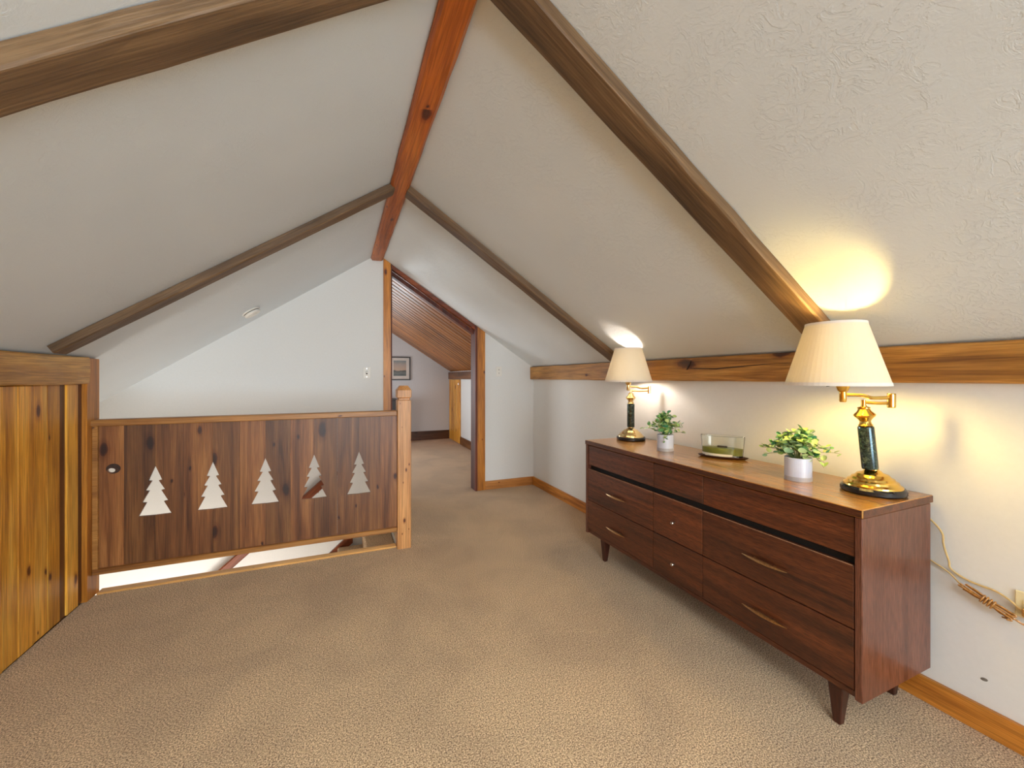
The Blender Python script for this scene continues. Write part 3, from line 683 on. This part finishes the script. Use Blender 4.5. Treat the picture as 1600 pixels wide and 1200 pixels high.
# ---------------------------------------------------------------- ELECTRICAL BITS
ol = tag(empty('outlet_plate', (WX, .56, .515)), 'ivory wall outlet plate at the right edge where the lamp cords plug in', 'outlet')
box('plate', -.006, 0, -.055, .055, -.045, .045, 'ivory', ol, .002)
for yy in (-.022, .022):
    box('socket_face', -.009, -.0055, yy-.014, yy+.014, -.017, .017, 'ivory', ol, .001)
def wc(y, z, d=.012): return (WX-d, y, z)
c1 = tag(empty('lamp_cord', wc(.80, .62)), 'pale lamp cord running from behind the dresser top down to the outlet', 'cord')
def cordmesh(par, name, pts, r, mat):
    bm = bmesh.new(); L0 = par.location
    tube(bm, [Vector(p)-Vector(L0) for p in smoothpath(pts, 6)], r, 6); return link(name, bm, mat, par, smooth=True)
cordmesh(c1, 'wire', [wc(.90, .83, .018), wc(.862, .775), wc(.838, .742), wc(.812, .715), wc(.797, .688), wc(.795, .655), wc(.788, .622), wc(.779, .590), wc(.776, .568), wc(.755, .550, .008), wc(.728, .540, .008), wc(.700, .536, .008), wc(.66, .534, .010), wc(.625, .520, .014), wc(.60, .500, .016), wc(.575, .496, .016), wc(.582, .500, .022)], .0035, 'cord')
box('plug', WX-.036-c1.location.x, WX-.0095-c1.location.x, .572-.80, .592-.80, .485-.62, .512-.62, 'cord_brown', c1, .003)
c2 = tag(empty('bundled_lamp_cord', wc(.69, .50)), 'brown-gold lamp cord folded into a tied bundle beside the outlet', 'cord')
cordmesh(c2, 'wire', [wc(.87, .60, .016), wc(.842, .580), wc(.822, .570), wc(.800, .560), wc(.775, .545), wc(.752, .528, .02), wc(.740, .520, .024)], .0032, 'cord')
# bundle: loops of wire folded back and forth along a line falling to the right
A = Vector((WX-.030, .742, .524)); B = Vector((WX-.030, .600, .462)); D = (B-A); U = Vector((0, D.z, -D.y)).normalized()
rn = random.Random(2)
for k in range(6):
    pts = []; o1 = (k-2.5)*.0034; dpt = rn.uniform(-.007, .007)
    a_, b_ = rn.uniform(-.02, .08), rn.uniform(.80, 1.0)
    for f in (a_, a_+.06, .28, .5, .72, b_-.07, b_): pts.append(A+D*f+U*(o1*(1.5 if abs(f-.5) > .18 else .9)+rn.uniform(-.0012, .0012))+Vector((dpt, 0, 0)))
    end = pts[-1]
    pts += [end+D*.03-U*.004, end-D*.03-U*.009+Vector((-.003, 0, 0))]
    cordmesh(c2, 'loop', pts, .0030, 'cord_brown')
for f in (.40, .46, .52, .58):
    c = A+D*f; pts = [c+U*(.014*math.cos(t*PI/6))+Vector((.012*math.sin(t*PI/6), 0, 0))+D*(.01*t/12) for t in range(13)]
    cordmesh(c2, 'wrap', pts, .0030, 'cord_brown')
cordmesh(c2, 'wire', [B-D*.2, B-D*.05, wc(.590, .455, .022), wc(.573, .462, .022), wc(.556, .480, .02), wc(.545, .492, .014)], .0034, 'cord_brown')
box('plug', WX-.036-c2.location.x, WX-.0095-c2.location.x, .530-.69, .549-.69, .486-.50, .512-.50, 'cord_brown', c2, .003)

def plate(x, z, label, kind):
    t = tag(empty('light_switch' if kind else 'wall_jack', (x, WY, z)), label, 'switch' if kind else 'outlet')
    box('plate', -.036, .036, -.006, 0, -.058, .058, 'plastic', t, .002)
    if kind:
        box('toggle', -.006, .006, -.018, -.0055, -.004, .014, 'plastic', t, .002)
        box('toggle_slot', -.008, .008, -.0068, -.0058, -.016, .016, 'slot', t)
        for s in (-.042, .042): box('screw', -.003, .003, -.0072, -.0058, s-.003, s+.003, 'steel', t)
    else:
        for s in (-.02, .02): box('slot', -.004, .004, -.0068, -.0058, s-.004, s+.004, 'slot', t)
plate(.256, 1.350, 'white toggle light switch plate on the gable wall left of the doorway', True)
plate(1.722, 1.372, 'plain white wall plate on the gable wall right of the doorway', False)
# smoke detector on the left slope
ang = math.atan(SL)
sx_, sy_ = -.70, 4.05
sm = tag(empty('smoke_detector', (sx_, sy_, zc(sx_))), 'round white smoke detector on the left ceiling slope', 'smoke detector')
sm.rotation_euler = (PI, -(-ang) if False else ang, 0)
sm.rotation_euler = Vector((0, 0, 1)).rotation_difference(Vector((SL, 0, -1)).normalized()).to_euler()
bm = bmesh.new(); lathe(bm, [(.0001, 0), (.072, 0), (.074, .004), (.074, .010), (.070, .012), (.0001, .012)], 36); link('mount', bm, 'plastic', sm)
bm = bmesh.new(); lathe(bm, [(.0001, .0122), (.062, .0122), (.062, .016), (.066, .018), (.065, .030), (.058, .036), (.030, .038), (.028, .041), (.0001, .041)], 36); link('cover', bm, 'plastic', sm)
bm = bmesh.new(); lathe(bm, [(.0615, .0123), (.0635, .0123), (.0635, .0165), (.0615, .0165)], 36); link('vent_ring', bm, 'slot', sm)

# ---------------------------------------------------------------- FAR ROOM CONTENT
pc = tag(empty('framed_picture', (1.13, 8.498, 1.485)), 'framed seascape print with a pale mat on the far room wall', 'picture')
w2, h2 = .205, .238
bm = bmesh.new()
for a in ((-w2, w2, h2-.022, h2), (-w2, w2, -h2, -h2+.022), (-w2, -w2+.022, -h2+.022, h2-.022), (w2-.022, w2, -h2+.022, h2-.022)): bx(bm, a[0], a[1], -.03, 0, a[2], a[3])
link('frame', bm, 'frameblack', pc)
box('mat', -w2+.022, w2-.022, -.012, -.002, -h2+.022, h2-.022, 'mat', pc)
o = box('print', -w2+.075, w2-.085, -.014, -.0125, -.150, .160, 'print', pc)
ct = tag(empty('dark_cabinet', (.62, 8.22, 0)), 'dark cabinet end just visible beside the left door jamb', 'cabinet')
box('body', -.38, .40, -.2, .25, .10, .86, 'darkfurn', ct, .004)
box('top', -.40, .42, -.22, .255, .861, .885, 'darkfurn', ct, .004)
for a in (-.35, .34):
    for b in (-.17, .19): box('leg', a, a+.04, b, b+.04, 0, .10, 'darkfurn', ct)
# little board door and header at right side of far room
kd = tag(empty('closet_door', (WX, 8.1, 0)), 'narrow pine board closet door in the corner of the room beyond', 'door')
for a, b in ((-.43, -.235), (-.23, -.02), (-.015, .19), (.195, .37)): box('board', -.03, -.003, a+.002, b-.002, .01, 1.262, 'pine', kd, .003)
bm = bmesh.new(); tube(bm, [(-.034, -.40, 1.20), (-.045, -.40, 1.19), (-.045, -.40, 1.16), (-.034, -.40, 1.15)], .004, 6); bx(bm, -.034, -.030, -.41, -.39, 1.14, 1.21); link('hook', bm, 'steel', kd)
bm = bmesh.new(); bx(bm, WX-.045, WX-.001, WY+.14, 8.49, 1.268, 1.412)
tag(link('purlin_beam', bm, 'darktrim_y', None, .004), 'dark horizontal beam over the closet door in the room beyond', 'beam')
